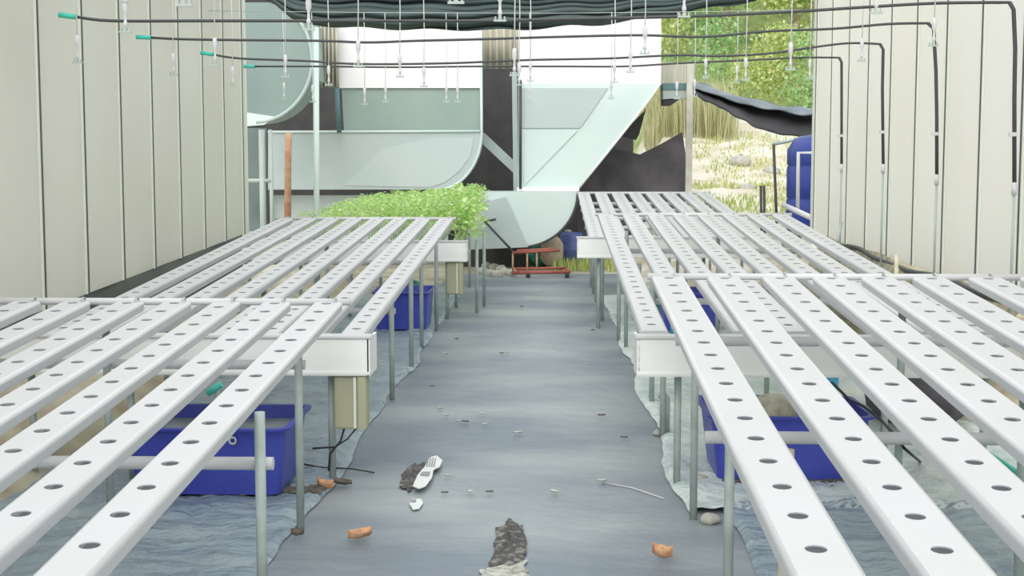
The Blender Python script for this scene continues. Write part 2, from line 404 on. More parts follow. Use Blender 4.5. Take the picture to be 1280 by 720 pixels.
# ---------------------------------------------------------------- blue tubs
def tub(x0, x1, y0, y1, h, label, ring=False):
    cx, cy = (x0+x1)/2, (y0+y1)/2
    r = thing('storage_tub', label, 'tub', (cx, cy, .03))
    W, D = x1-x0, y1-y0
    def rr(sx, sy, z, rad, n=5):
        pts = []
        for qx, qy, a0 in ((1, 1, 0), (-1, 1, 90), (-1, -1, 180), (1, -1, 270)):
            for k in range(n+1):
                a = math.radians(a0+90*k/n); pts.append((qx*(sx/2-rad)+rad*math.cos(a), qy*(sy/2-rad)+rad*math.sin(a), z))
        return pts
    b = MB(); loops = [rr(W*.88, D*.85, 0, .05), rr(W*.97, D*.96, h*.96, .06), rr(W*1.03, D*1.05, h*.96, .065), rr(W*1.04, D*1.06, h, .065), rr(W*.96, D*.94, h, .055), rr(W*.86, D*.82, .02, .045)]
    R = [[b.b.verts.new(p) for p in l] for l in loops]; n = len(R[0])
    for i in range(len(R)-1):
        for k in range(n): b.b.faces.new([R[i][k], R[i][(k+1) % n], R[i+1][(k+1) % n], R[i+1][k]])
    b.b.faces.new(R[0][::-1]); b.b.faces.new(R[-1])
    b.build('body', M['blue'], r)
    b = MB(); b.face(rr(W*.93, D*.9, h*.8, .05)); b.build('water_surface', M['tubin'], r)
    if ring:
        b = MB(); b.tube([(W*.18+.014*math.cos(a), -D*.5-.004, h*.83+.014*math.sin(a)) for a in [2*math.pi*k/12 for k in range(13)]], .005, 6, False)
        b.build('outlet_ring', M['white'], r)
    return r
tub(-1.80, -1.10, 5.56, 6.14, .29, 'blue plastic tub with a white outlet ring under the near left bench', True)
t = tub(.70, 1.42, 5.9, 6.45, .29, 'blue plastic tub under the near right bench with a foam lump in it')
tub(-1.5, -1.02, 11.3, 11.95, .32, 'blue tub under the far end of the middle left bench')
tub(.93, 1.45, 11.3, 11.9, .32, 'blue tub under the far end of the middle right bench')
b = MB(); b.grid(lambda u, v: Vector((.115*math.sin(math.pi*v)*math.cos(2*math.pi*u)*(1+.15*noise.noise(Vector((u*6, v*5, 0)))), .1*math.sin(math.pi*v)*math.sin(2*math.pi*u), .075*math.cos(math.pi*v))), 16, 8)
o = b.build('foam_lump', M['foam']); o.location = (1.02, 6.18, .30); tag(o, 'pale rounded foam lump resting in the near right blue tub', 'foam')
o = MB().tube([(1.37, 6.6, 0), (1.37, 6.6, .44)], .035, 14).build('cyan_pipe', M['cyan']); tag(o, 'bright cyan upright pipe behind the near right blue tub', 'pipe')
o = MB().tube([(1.02, 11.2, .0), (1.02, 11.2, .5)], .03, 12).build('cyan_pipe', M['cyan']); tag(o, 'blue upright pipe under the middle right bench', 'pipe')
o = MB().tube([P(1040, 478, 6.2), P(1062, 500, 6.0), P(1080, 508, 5.8), P(1100, 524, 5.6), P(1115, 540, 5.3), P(1130, 560, 5.0), G(1150, 585)+Vector((0, 0, .03))], .006, 6).build('hose', M['cable'])
tag(o, 'thin black hose curving down from the cyan pipe under the right bench', 'hose')
o = MB().tube([G(1236, 575)+Vector((0, 0, .03)), G(1262, 592)+Vector((0, 0, .03)), G(1300, 618)+Vector((0, 0, .03)), G(1360, 640)+Vector((0, 0, .03))], .012, 8).build('green_hose', M['teal'])
tag(o, 'green garden hose lying on the ground under the near right bench', 'hose')
o = MB().tube([(.70, 3.98, .02), (.70, 3.98, .58)], .022, 12).build('stub_pipe', M['foam']); tag(o, 'beige upright pipe under the crossbar of the near right bench', 'pipe')
# ---------------------------------------------------------------- irrigation lines and droppers
def line(pts, drop, d, cap, label, capd=None):
    r = thing('irrigation_line', label, 'irrigation pipe', P(pts[0][0], pts[0][1], d))
    inv = -r.location
    w_ = [P(x, y, d) for x, y in pts]
    down = [P(x, y, d) for x, y in drop]
    sm = []
    for i in range(len(w_)-1):
        p0 = w_[max(i-1, 0)]; p1 = w_[i]; p2 = w_[i+1]; p3 = w_[min(i+2, len(w_)-1)]
        for k in range(5):
            t = k/5; sm.append(.5*((2*p1)+(-p0+p2)*t+(2*p0-5*p1+4*p2-p3)*t*t+(-p0+3*p1-3*p2+p3)*t**3))
    sm.append(w_[-1])
    o = MB().tube(sm+down[:1], .0085, 8).build('pipe', M['hose'], r); o.location = inv
    o = MB().tube([w_[-1]]+down, .012, 8).build('riser', M['hose'], r); o.location = inv
    e = down[-1]
    o = MB().tube([e, Vector((e.x, e.y, e.z-.07))], .015, 10).build('coupling', M['white'], r); o.location = inv
    o = MB().tube([Vector((e.x, e.y, e.z-.05)), Vector((e.x, e.y, .55))], .008, 8).build('lower_riser', M['galv'], r); o.location = inv
    mid = down[0].lerp(down[-1], .72)
    o = MB().box(mid+Vector((-.012, -.015, 0)), (.04, .03, .022)).build('clip', M['white'], r); o.location = inv
    a = w_[0]; dirv = (w_[0]-w_[1]).normalized()
    o = MB().tube([a-dirv*.005, a+dirv*.095], .015, 10).build('end_cap', M['teal'], r); o.location = inv
    return r
L1 = [(95, 21), (140, 26), (250, 26), (400, 26), (600, 26), (700, 24), (800, 22), (900, 19), (1000, 14), (1080, 9), (1170, 4), (1262, 3)]
L2 = [(188, 47), (230, 49), (300, 50), (400, 51), (460, 53), (520, 51), (600, 49), (700, 46), (800, 44), (880, 46), (960, 39), (1040, 36), (1110, 30), (1160, 29)]
L3 = [(266, 68), (300, 73), (380, 76), (450, 80), (560, 79), (660, 75), (760, 73), (845, 69), (900, 70), (960, 67), (1010, 60), (1060, 54), (1100, 55)]
L4 = [(318, 83), (400, 83), (500, 84), (600, 83), (700, 83), (780, 83), (850, 79), (940, 75), (1000, 72), (1049, 72)]
line(L1, [(1267, 12), (1269, 60), (1268, 120), (1268, 228)], 7.54, 0, 'nearest black irrigation line overhead, with teal cap at far left')
line(L2, [(1167, 36), (1170, 90), (1171, 150), (1171, 218)], 9.13, 0, 'second nearest black irrigation line overhead, teal capped')
line(L3, [(1104, 62), (1103, 110), (1104, 205)], 10.5, 0, 'third black irrigation line overhead, its riser nearer the wall end')
line(L4, [(1052, 78), (1052, 140), (1052, 205)], 11.97, 0, 'farthest black irrigation line overhead, highest riser count from camera')
# support wires the droppers hang from
WZ = 2.75
def overwire(y, which):
    o = MB().tube([(-2.99, y, WZ), (-1.5, y, WZ-.02), (0, y, WZ-.03), (1.4, y, WZ-.02), (2.65, y, WZ)], .003, 5).build('support_wire', M['galv'])
    tag(o, 'thin steel support wire above the %s row of droppers' % which, 'wire')
def dropper_proto():
    r = thing('mist_dropper', 'x', 'sprinkler')
    MB().tube([(0, 0, 0), (.004, 0, -.2), (0, 0, -.40)], .0035, 6).build('tube', M['white'], r)
    MB().lathe([(.004, -.40), (.011, -.405), (.013, -.43), (.013, -.455), (.006, -.47), (.006, -.5), (.01, -.51), (.01, -.52), (.004, -.53)], (0, 0, .0), 8).build('weight', M['white'], r)
    b = MB(); b.box((0, 0, -.53), (.012, .012, .03)); b.box((0, 0, -.548), (.055, .014, .008)); b.box((-.02, 0, -.54), (.006, .01, .02)); b.box((.02, 0, -.54), (.006, .01, .02))
    b.build('spray_head', M['galv'], r)
    b = MB()
    return r
proto = dropper_proto()
# coil variety for the nearest row
rows = [(4.55, 'first and nearest', [(230, 8), (570, 5), (905, -4)]),
        (6.0, 'second', [(157, 41), (386, 38), (625, 27), (855, 22), (1095, 17)]),
        (7.5, 'third', [(97, 79), (269, 82), (448, 84), (643, 95), (806, 68), (988, 88), (1167, 58)]),
        (9.1, 'fourth', [(217, 95), (357, 97), (500, 97), (649, 107), (788, 91), (932, 101), (1077, 77)]),
        (10.45, 'fifth', [(291, 108), (411, 107), (530, 109), (663, 102), (768, 104), (882, 98), (1012, 99)]),
        (11.95, 'sixth and farthest', [(355, 125), (391, 128), (456, 131), (482, 128), (558, 128), (572, 128), (662, 129), (764, 124), (846, 124), (868, 121), (921, 104)])]
first = True
ORD = ['leftmost', 'second from left', 'third from left', 'fourth from left', 'fifth from left', 'sixth from left', 'seventh from left', 'eighth from left', 'ninth from left', 'tenth from left', 'eleventh from left']
for d, nm, pts in rows:
    overwire(d, nm)
    for k, (x, y) in enumerate(pts):
        r = proto if first else copy_tree(proto); first = False
        e = P(x, y, d)
        sc = (WZ-.02-e.z)/.552
        r.location = (e.x, d, WZ-.02)
        # keep the head its own size; only the tube stretches
        for ch in r.children:
            if ch.name.startswith('tube'): ch.scale = (1, 1, (WZ-.02-e.z-.15)/.40)
            else: ch.location = (0, 0, -(WZ-.02-e.z)+.552)
        r['label'] = 'small white hanging mist dropper, %s in the %s row from camera' % (ORD[k], nm)
        r['group'] = 'mist droppers of the %s row' % nm
        if d == 6.0:
            b = MB(); zc = -(WZ-.02-e.z)+.13
            for q in range(7): b.lathe([(.012, 0), (.02, .004), (.012, .008)], (0, 0, zc+q*.0125), 10)
            b.build('coil', M['white'], r)
# ---------------------------------------------------------------- gathered shade net overhead
def netfn(u, v):
    x = -2.95+5.5*u
    xp = 688+x/14.0*1700
    # lower hem in the photograph
    ks = [(300, -12), (345, 2), (372, 28), (430, 34), (560, 38), (650, 38), (750, 29), (830, 19), (900, 8), (965, -6), (1000, -14)]
    yb = ks[-1][1] if xp > 1000 else ks[0][1]
    for (a, ya_), (b2, yb_) in zip(ks, ks[1:]):
        if a <= xp <= b2: yb = ya_+(yb_-ya_)*(xp-a)/(b2-a)
    zb = P(xp, yb, 13.9).z
    a = v*math.pi*1.0
    z = zb+(3.25-zb)*v
    y = 13.9-.16*math.sin(v*math.pi*2.2)+.05*math.sin(v*34+3*noise.noise(Vector((x*.8, v*2, 0))))+.3*v
    return Vector((x, y, z+.012*math.sin(x*9)))
o = MB().grid(netfn, 70, 60).build('shade_net', M['net']); m_ = o.modifiers.new('thickness', 'SOLIDIFY'); m_.thickness = .01
tag(o, 'dark grey-green shade net gathered in folds across the top of the view', 'net')
tag(MB().tube([(-2.97, 14.2, 3.24), (2.64, 14.2, 3.24)], .025, 8).build('trim_3', M['post']), kind='structure')
# ---------------------------------------------------------------- big sheet-metal ducts
def arc(cx, cy, rx, ry, a0, a1, n=12): return [(cx+rx*math.cos(math.radians(a0+(a1-a0)*k/n)), cy+ry*math.sin(math.radians(a0+(a1-a0)*k/n))) for k in range(n+1)]
def pr(poly, d, dep, name, m, root, z=0):
    b = MB().prism([P(x, y, d) for x, y in poly], dep); o = b.build(name, m, root); o.location = -root.location; return o
# left round drum end
r = thing('round_duct', 'grey-green rounded metal duct end at upper left, beside the left wall', 'duct', P(310, 158, 16.5))
poly = [(300, 3), (345, 3)]+arc(318, 75, 72, 78, -60, 88, 16)+[(300, 154)]
pr(poly, 16.5, .7, 'body', M['d_s1'], r)
rim = MB(); rim.tube([P(x, y, 16.49) for x, y in arc(318, 75, 72, 78, -75, 88, 20)], .022, 8); o = rim.build('rim', M['d_mid'], r); o.location = -r.location
pr([(305, 140), (345, 146), (330, 156), (305, 158)], 16.48, .03, 'panel', M['d_pale'], r)
r = thing('curved_duct', 'small bluish curved duct between the round duct and the beige sheet', 'duct', P(380, 110, 17.6))
pr([(355, 30), (392, 30), (396, 100), (372, 112), (355, 112)], 17.6, .6, 'body', M['d_grey'], r)
# middle duct
r = thing('curved_duct', 'long low metal duct with rounded right corner behind the green plants', 'duct', P(335, 238, 18.6))
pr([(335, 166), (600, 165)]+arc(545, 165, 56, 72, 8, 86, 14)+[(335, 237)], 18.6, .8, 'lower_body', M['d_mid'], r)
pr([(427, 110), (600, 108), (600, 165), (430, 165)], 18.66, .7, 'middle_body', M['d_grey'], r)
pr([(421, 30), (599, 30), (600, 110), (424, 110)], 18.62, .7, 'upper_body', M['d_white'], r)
pr([(430, 232), (478, 186), (540, 172), (592, 172), (588, 195), (574, 214), (556, 228), (538, 234)], 18.59, .012, 'panel', M['d_mid_gleam'], r)  # lighter facet at the crease, with the metal's reflection put into its colour
o = MB().tube([P(601, 35, 18.6), P(602, 165, 18.6)]+[P(x, y, 18.6) for x, y in arc(545, 165, 57, 73, 4, 86, 14)], .02, 8).build('rim', M['d_pale'], r); o.location = -r.location
o = MB().tube([P(335, 165, 18.59), P(600, 164, 18.59)], .018, 8).build('seam', M['d_pale'], r); o.location = -r.location
r = thing('sheet_panel', 'low blue-grey metal sheet behind the middle left bench, under the long duct', 'metal sheet', P(340, 310, 18.9))
pr([(338, 244), (560, 244), (560, 312), (338, 312)], 18.9, .06, 'sheet', M['d_mid'], r)
r = thing('grey_sheet', 'narrow dark blue-grey sheet at the end of the left wall behind the pale pipes', 'metal sheet', P(320, 310, 18.7))
pr([(296, 160), (333, 160), (333, 312), (296, 312)], 18.7, .06, 'sheet', M['d_dk'], r)
# right tall duct
r = thing('tall_duct', 'tall white and pale metal duct with a slanting lower right side', 'duct', P(680, 238, 18.2))
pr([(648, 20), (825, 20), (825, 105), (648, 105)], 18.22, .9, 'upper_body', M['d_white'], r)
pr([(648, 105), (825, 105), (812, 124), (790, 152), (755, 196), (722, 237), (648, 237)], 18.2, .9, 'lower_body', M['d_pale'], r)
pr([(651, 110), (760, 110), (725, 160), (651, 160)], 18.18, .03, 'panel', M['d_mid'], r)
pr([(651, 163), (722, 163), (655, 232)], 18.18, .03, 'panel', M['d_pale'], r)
pr([(646, 234), (724, 234), (724, 239), (646, 239)], 18.14, .06, 'lip', M['d_white'], r)
o = MB().tube([P(825, 22, 18.18), P(825, 105, 18.18), P(812, 124, 18.18), P(790, 152, 18.18), P(755, 196, 18.18), P(722, 237, 18.18)], .015, 6).build('rim', M['d_white'], r); o.location = -r.location
# quarter round below
r = thing('quarter_duct', 'pale quarter-round metal duct bottom standing just above the walkway end', 'duct', P(610, 310, 17.8))
pr([(597, 240), (722, 240)]+arc(650, 240, 71, 68, 4, 90, 16)+[(597, 309)], 17.8, .8, 'body', M['d_pale'], r)
pr([(570, 262), (632, 246), (660, 309), (585, 312)], 17.72, .07, 'panel', M['d_mid'], r)
o = MB().tube([P(x, y, 17.79) for x, y in [(722, 240)]+arc(650, 240, 72, 69, 4, 90, 16)], .016, 6).build('rim', M['hose'], r); o.location = -r.location
o = MB().tube([P(606, 277, 17.6), P(640, 313, 17.4)], .016, 6).build('strut', M['hose'], r); o.location = -r.location
o = MB().tube([P(606, 277, 17.6), P(620, 274, 17.6)], .016, 6).build('strut', M['hose'], r); o.location = -r.location
# frame between
r = thing('duct_frame', 'grey upright and slanting strut in the dark gap between the two tall ducts', 'metal frame', P(645, 238, 18.4))
for a, c, wpx, dd in (((643, 90), (645, 240), .07, 18.9), ((601, 170), (648, 214), .13, 19.1)):
    pa, pc = P(*a, dd), P(*c, dd); dv = pc-pa; n_ = Vector((-dv.z, 0, dv.x)).normalized()*wpx/2
    b = MB().prism([pa+n_, pc+n_, pc-n_, pa-n_], .08); o = b.build('strut', M['d_mid'], r); o.location = -r.location
for x in (650.5,):
    o = MB().tube([P(x, 100, 18.1), P(x, 236, 18.1)], .02, 6).build('upright', M['hose'], r); o.location = -r.location
# corrugated sheets
def corrug(x0, x1, y0, y1, d, label):
    n = 24; a = P(x0, y0, d); c = P(x1, y1, d)
    b = MB().grid(lambda u, v: Vector((a.x+(c.x-a.x)*u, d+.03*math.sin(u*n*1.6), a.z+(c.z-a.z)*v)), 96, 1)
    o = b.build('corrugated_sheet', M['corr']); o.modifiers.new('thickness', 'SOLIDIFY').thickness = .006; tag(o, label, 'metal sheet')
corrug(393, 423, 25, 109, 18.4, 'beige corrugated sheet between the round duct and the white duct')
corrug(598, 650, 30, 86, 19.2, 'beige corrugated sheet in the gap between the two white ducts')
# teal thin upright + dark block frame
r = MB().tube([P(421, 110, 18.3), P(424, 166, 18.3)], .035, 6).build('upright_pipe', M['teald']); tag(r, 'teal-grey upright at the left edge of the grey duct panel', 'pipe')
# white greenhouse post
r = MB().tube([P(395, 34, 12.9), G(394, 300, 0)*0+Vector((P(395, 300, 12.9).x, 12.9, 0))], .028, 12).build('white_post', M['d_pale']); tag(r, 'tall thin white post in front of the ducts behind the left bench', 'post')
r = thing('pipe_stand', 'pair of pale upright pipes with short rails at the far end of the left wall', 'pipe frame', (P(328, 290, 15.5).x, 15.5, 0))
for x in (327, 338):
    q = P(x, 162, 15.5); o = MB().tube([q, (q.x, 15.5, 0)], .035 if x == 327 else .022, 10).build('upright', M['galv'], r); o.location = -r.location
for y in (226, 292):
    o = MB().tube([P(305, y, 15.5), P(340, y, 15.5)], .025, 8).build('rail', M['galv'], r); o.location = -r.location
q = P(361, 166, 16.0)
tag(MB().tube([q, P(360, 200, 16.0), (P(358, 290, 16).x, 16.0, 0)], .04, 10).build('rusty_pipe', M['rust']), 'rusty brown upright pipe in front of the long duct', 'pipe')
# ---------------------------------------------------------------- right background
def slab(poly, d, dep, name, m, label, cat, bulge=0):
    o = MB().prism([P(x, y, d) for x, y in poly], dep).build(name, m); return tag(o, label, cat)
slab([(722, 200), (762, 184), (800, 193), (826, 180), (853, 165), (858, 200), (863, 240), (864, 262), (722, 300)], 19.3, .03, 'black_net', M['netblk'], 'black netting screen standing behind the farthest right bench', 'net')
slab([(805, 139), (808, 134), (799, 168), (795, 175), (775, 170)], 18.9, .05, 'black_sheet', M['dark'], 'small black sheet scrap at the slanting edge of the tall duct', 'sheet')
r = thing('roof_beam', 'teal-grey roof edge piece between the tall duct and the concrete post', 'beam', P(840, 128, 18.6))
pr([(829, 104), (866, 104), (866, 112), (829, 112)], 18.6, .5, 'top', M['teald'], r)
pr([(829, 112), (866, 112), (862, 122), (829, 124)], 18.62, .5, 'face', M['galv'], r)
pr([(829, 123), (852, 122), (840, 131), (829, 131)], 18.64, .4, 'underside', M['dark'], r)
slab([(825, 78), (868, 78), (867, 105), (825, 105)], 19.2, .05, 'corrugated_sheet', M['corr'], 'pinkish-grey sheet above the roof edge piece right of the tall duct', 'metal sheet')
q = P(861, 80, 18.5); q2 = P(862, 240, 18.5)
tag(MB().box(((q.x+q2.x)/2, 18.5, (q.z+.3)/2), (.085, .085, q.z-.3)).build('concrete_post', M['concrete']), 'pale concrete post holding the end of the sagging black net', 'post')
# sagging net
top = [(866, 106), (880, 109), (910, 120), (950, 130), (990, 137), (1022, 140), (1070, 140)]
bot = [(866, 118), (885, 128), (910, 140), (940, 158), (975, 169), (1022, 173), (1070, 175)]
def pl(k, t):
    t *= len(k)-1; i = min(int(t), len(k)-2); f = t-i; return (k[i][0]+(k[i+1][0]-k[i][0])*f, k[i][1]+(k[i+1][1]-k[i][1])*f)
def sag(u, v):
    a = pl(top, u); c = pl(bot, u); p = P(a[0]+(c[0]-a[0])*v, a[1]+(c[1]-a[1])*v, 17.2+.8*(1-v))
    p.z += .03*noise.noise(Vector((u*12, v*4, 0))); return p
b = MB(); b.grid(sag, 50, 12)
for f in b.b.faces: pass
o = b.build('sagging_net', [M['sagblk']]); o.modifiers.new('thickness', 'SOLIDIFY').thickness = .02
tag(o, 'black shade net sagging from the concrete post to the right wall', 'net')
def sag2(u, v):
    a = pl(top, u); p = P(a[0], a[1]-2+v*7, 17.9-.5*v); p.z += .03*noise.noise(Vector((u*9, v*3, 4))); return p
o = MB().grid(sag2, 40, 6).build('net_border', [M['netblue']], None); o.modifiers.new('thickness', 'SOLIDIFY').thickness = .02
tag(o, 'weathered blue-grey upper edge roll of the sagging net', 'net')
# blue tank and its white pipe
tx, ty = 3.27, 15.6; zb_ = .66
r = thing('water_tank', 'large blue cylindrical water tank behind the end of the right wall', 'tank', (tx, ty, zb_))
MB().lathe([(.56, 0), (.58, .05), (.58, .35), (.565, .37), (.58, .39), (.58, .72), (.565, .74), (.58, .76), (.58, .92), (.5, 1.05), (.3, 1.1), (.12, 1.12)], (0, 0, 0), 40).build('body', M['tank'], r)
MB().lathe([(.2, 1.08), (.2, 1.15), (.05, 1.17)], (0, 0, 0), 20).build('lid', M['tank'], r)
MB().box((0, 0, -.2), (1.1, 1.1, .4)).build('plinth', M['concrete'], r)
b = MB().tube([P(1040, 191, 14.9), P(998, 191, 14.9), P(997, 268, 14.9)], .022, 10); tag(b.build('white_pipe', M['white']), 'white pipe bent down in front of the blue tank', 'pipe')
b = MB().tube([P(979, 256, 14.9), P(1018, 274, 14.4)], .03, 10); tag(b.build('white_rail', M['white']), 'white pipe lying along the foot of the blue tank', 'pipe')
q = P(967, 180, 16.0); q2 = P(975, 262, 16.0)
r = thing('pipe_post', 'thin leaning grey pipe with a short top arm left of the blue tank', 'pipe', q2)
o = MB().tube([q, (q2.x, 16, .1)], .017, 8).build('upright', M['hose'], r); o.location = -q2
o = MB().tube([q, P(1006, 172, 16.0)], .022, 8).build('arm', M['galv'], r); o.location = -q2
for x in (951, 955):
    q = P(x, 232, 16.2); tag(MB().tube([q, (q.x+.03, 16.2, .2)], .016, 6).build('iron_rod', M['hose']), 'short dark iron rod %s left of the leaning pipe' % ('farther' if x == 951 else 'next to another, nearer'), 'rod')
# right wall foot: tarp, hose, stick
def tarp(u, v):
    y = 7.6+5.4*u; z1 = zbr(y)+.0+.02*math.sin(y*3)
    z = z1*(1-v)+.2*v; x = 2.63-.32*v+.04*noise.noise(Vector((y*3, v*2, 0)))*(.3+v)
    return Vector((x, y, z))
o = MB().grid(tarp, 60, 8).build('brown_tarp', M['tarp']); o.modifiers.new('thickness', 'SOLIDIFY').thickness = .01
tag(o, 'brown dirty tarp hanging below the foot of the right wall', 'tarp')
tag(MB().tube([(2.6+.02*math.sin(y*5), y, zbr(y)-.01+.02*math.sin(y*2.3)) for y in [7.6+.2*i for i in range(27)]], .016, 8).build('foot_hose', M['hose']), 'dark hose draped along the foot of the right wall', 'hose')
q = P(1121, 318, 9.0); tag(MB().tube([q, (q.x, 9.0, .2)], .014, 8).build('white_stake', M['foam']), 'thin cream stake in front of the brown tarp', 'stake')
q = P(1052, 278, 11.8); tag(MB().tube([q, P(1047, 302, 11.6)], .012, 6).build('tied_pipe', M['galv']), 'short grey pipe end leaning on the far right wall foot', 'pipe')
# ---------------------------------------------------------------- far end of the walkway
r = thing('red_trolley', 'low rusty red steel frame standing at the far end of the walkway', 'frame', G(676, 345))
rl = -r.location; y0 = r.location.y
def rod(a, c, rad=.014, nm='rail', m='red', d=None):
    pa = P(a[0], a[1], a[2]); pc = P(c[0], c[1], c[2]); o = MB().tube([pa, pc], rad, 8).build(nm, M[m], r); o.location = rl
rod((640, 341, 16.9), (712, 340, 16.9), .022); rod((645, 336, 17.6), (706, 335, 17.6), .018)
rod((640, 316, 17.0), (700, 313, 17.0), .018); rod((646, 313, 17.6), (690, 311, 17.6), .014)
for x in (641, 659, 671):
    rod((x, 316, 17.0), (x, 341, 16.95), .012, 'upright', 'rust')
rod((640, 341, 16.9), (645, 336, 17.6), .018); rod((712, 340, 16.9), (706, 335, 17.6), .018)
for x in (660, 709):
    q = P(x, 341, 16.9); o = MB().tube([q, (q.x, q.y, .01)], .026, 8).build('leg', M['cable'], r); o.location = rl
for x in (650, 702):
    q = P(x, 337, 17.6); o = MB().tube([q, (q.x, q.y, .01)], .02, 8).build('leg', M['red'], r); o.location = rl
def lump(name, x, d, z, sx, sy, sz, m, label, cat, seed=0):
    o = MB().grid(lambda u, v: Vector((sx*math.sin(math.pi*v)*math.cos(2*math.pi*u), sy*math.sin(math.pi*v)*math.sin(2*math.pi*u), sz*math.cos(math.pi*v)))*(1+.25*noise.noise(Vector((3*math.cos(2*math.pi*u)+seed, 3*math.sin(2*math.pi*u), v*4)))), 14, 8).build(name, M[m])
    o.location = (x, d, z); return tag(o, label, cat)
q = P(716, 318, 19.2)
r2 = thing('blue_barrel', 'blue plastic barrel behind the red frame beside the quarter-round duct', 'barrel', (q.x-.02, 19.2, 0))
MB().lathe([(.15, 0), (.17, .03), (.17, .2), (.18, .22), (.17, .24), (.17, .42), (.15, .46)], (0, 0, 0), 20).build('body', M['blue2'], r2)
MB().lathe([(.05, .455), (.05, .49), (.02, .5)], (-.05, 0, 0), 12).build('cap', M['galv'], r2)
lump('green_sack', P(676, 330, 19.0).x, 19.0, .16, .26, .15, .18, 'tealnet', 'dark green sack behind the red frame', 'sack', 3)
lump('tan_sack', P(690, 318, 18.8).x, 18.8, .22, .16, .14, .24, 'sack', 'tan sack leaning beside the blue barrel', 'sack', 5)
lump('teal_net_heap', 1.12, 12.6, .12, .30, .5, .16, 'tealnet', 'teal green net heap seen between channels of the middle right bench', 'net', 8)
lump('teal_net_heap', 1.85, 13.2, .14, .18, .3, .18, 'tealnet', 'smaller teal green net heap farther from the walkway on the right', 'net', 9)
lump('teal_net_heap', -1.35, 12.9, .14, .2, .3, .18, 'tealnet', 'teal net bundle under the gutter below the green plants', 'net', 12)
for k, (x, y) in enumerate([(604, 343), (613, 346), (622, 347), (631, 344), (618, 338), (608, 336), (640, 345), (627, 340)]):
    g = G(x, y); o = lump('rubble', g.x, g.y, .035, .07, .06, .06, 'stone', 'pale rubble lump left of the walkway end, %s' % ['at the walkway edge', 'second in the front row', 'third in the front row', 'rightmost behind', 'in the middle behind', 'leftmost at the back', 'touching the red frame', 'behind the third front lump'][k], 'rubble', k)
    o['group'] = 'rubble at the walkway end'
def blades(name, cx, cy, rx, ry, n, h, m, label, z=None, cat='grass', wid=.012, clusterz=None):
    b = MB()
    for i in range(n):
        x = cx+random.uniform(-rx, rx); y = cy+random.uniform(-ry, ry); zz = hill_z(x, y)-.03 if z is None else z
        hh = h*random.uniform(.5, 1.1); a = random.uniform(0, 6.28); l = random.uniform(.05, .4)*hh; w2 = wid*random.uniform(.6, 1.4)
        dx, dy = math.cos(a), math.sin(a)
        p0 = Vector((x-dy*w2, y+dx*w2, zz)); p1 = Vector((x+dy*w2, y-dx*w2, zz)); m1 = Vector((x+dx*l*.4, y+dy*l*.4, zz+hh*.6)); t_ = Vector((x+dx*l, y+dy*l, zz+hh))
        v0, v1, v2, v3, v4 = [b.b.verts.new(p) for p in (p0, p1, m1+(p1-p0)*.35, m1-(p1-p0)*.35, t_)]
        b.b.faces.new([v0, v1, v2, v3]); b.b.faces.new([v3, v2, v4])
    o = b.build(name, M[m], recalc=False); tag(o, label, cat, kind='stuff'); return o
g = G(730, 338)
blades('grass_tuft', g.x, g.y+.6, .42, .8, 500, .16, 'grass', 'light green grass at the walkway end under the right bench', z=0)
blades('slope_grass', 4.0, 25, 1.4, 3, 1800, .09, 'grass', 'patchy green grass on the pale slope behind the benches')
blades('slope_grass', 2.9, 20.5, .8, 1.5, 1600, .1, 'grass', 'low yellowish grass on the slope just beyond the right bench')
blades('dry_reeds', 2.8, 28.0, .85, 1.2, 1500, 1.1, 'dryg', 'dry yellow reeds standing behind the concrete post', cat='reeds', wid=.011)
# stones on slope
for k, (x, y, s_) in enumerate([(935, 215, .14), (925, 190, .2), (990, 215, .12), (905, 235, .1), (940, 245, .12), (965, 200, .15)]):
    d = 24-.1*(y-190); q = P(x, y, d); q.z = hill_z(q.x, d)
    o = lump('slope_stone', q.x, d, q.z+.02, s_, s_*.8, s_*.55, 'stone', 'pale stone on the dry slope, %s' % ['in the middle', 'uppermost left', 'nearest the blue tank', 'lowest left', 'lowest in the middle', 'uppermost right'][k], 'stone', k+20)
# ---------------------------------------------------------------- trees
def leafcloud(b, c, rad, n, size):
    for i in range(n):
        while True:
            v = Vector((random.uniform(-1, 1), random.uniform(-1, 1), random.uniform(-1, 1)))
            if .3 < v.length < 1: break
        p = c+Vector((v.x*rad[0], v.y*rad[1], v.z*rad[2]))
        a = Vector((random.gauss(0, 1), random.gauss(0, 1), random.gauss(0, .6))).normalized(); t_ = a.orthogonal().normalized()
        t_ = Matrix.Rotation(random.uniform(0, 6.28), 3, a) @ t_
        s_ = size*random.uniform(.5, 1.3); w_ = a.cross(t_)*s_*.38
        vs = [b.verts.new(q) for q in (p-t_*s_*.5, p+w_*.9, p+t_*s_*.5, p-w_)]
        b.faces.new(vs)
def tree(x, y, h, m, label, cat='tree', n=7600, size=.11):
    z = hill_z(x, y)-.1
    r = thing('tree', label, cat, (x, y, z), 'trees on the slope')
    b = MB(); b.tube([(0, 0, 0), (.1, 0, h*.3), (0, .1, h*.6), (.1, 0, h*.85)], [.11, .09, .06, .03], 8)
    for k in range(6):
        a = k*1.05+x; zz = h*(.3+.09*k); b.tube([(0, 0, zz), (.5*math.cos(a), .5*math.sin(a), zz+.4), (1.0*math.cos(a), 1.0*math.sin(a), zz+.6)], [.04, .03, .012], 6)
    b.build('trunk', M['bark'], r)
    b = MB()
    for k in range(15):
        a = random.uniform(0, 6.28); rr_ = random.uniform(.1, 1.3); c = Vector((rr_*math.cos(a), rr_*math.sin(a), h*random.uniform(.18, .95)))
        leafcloud(b.b, c, (random.uniform(.6, 1.0), random.uniform(.6, 1.0), random.uniform(.5, .9)), n//15, size)
    b.build('foliage', M[m], r, recalc=False)
random.seed(21)
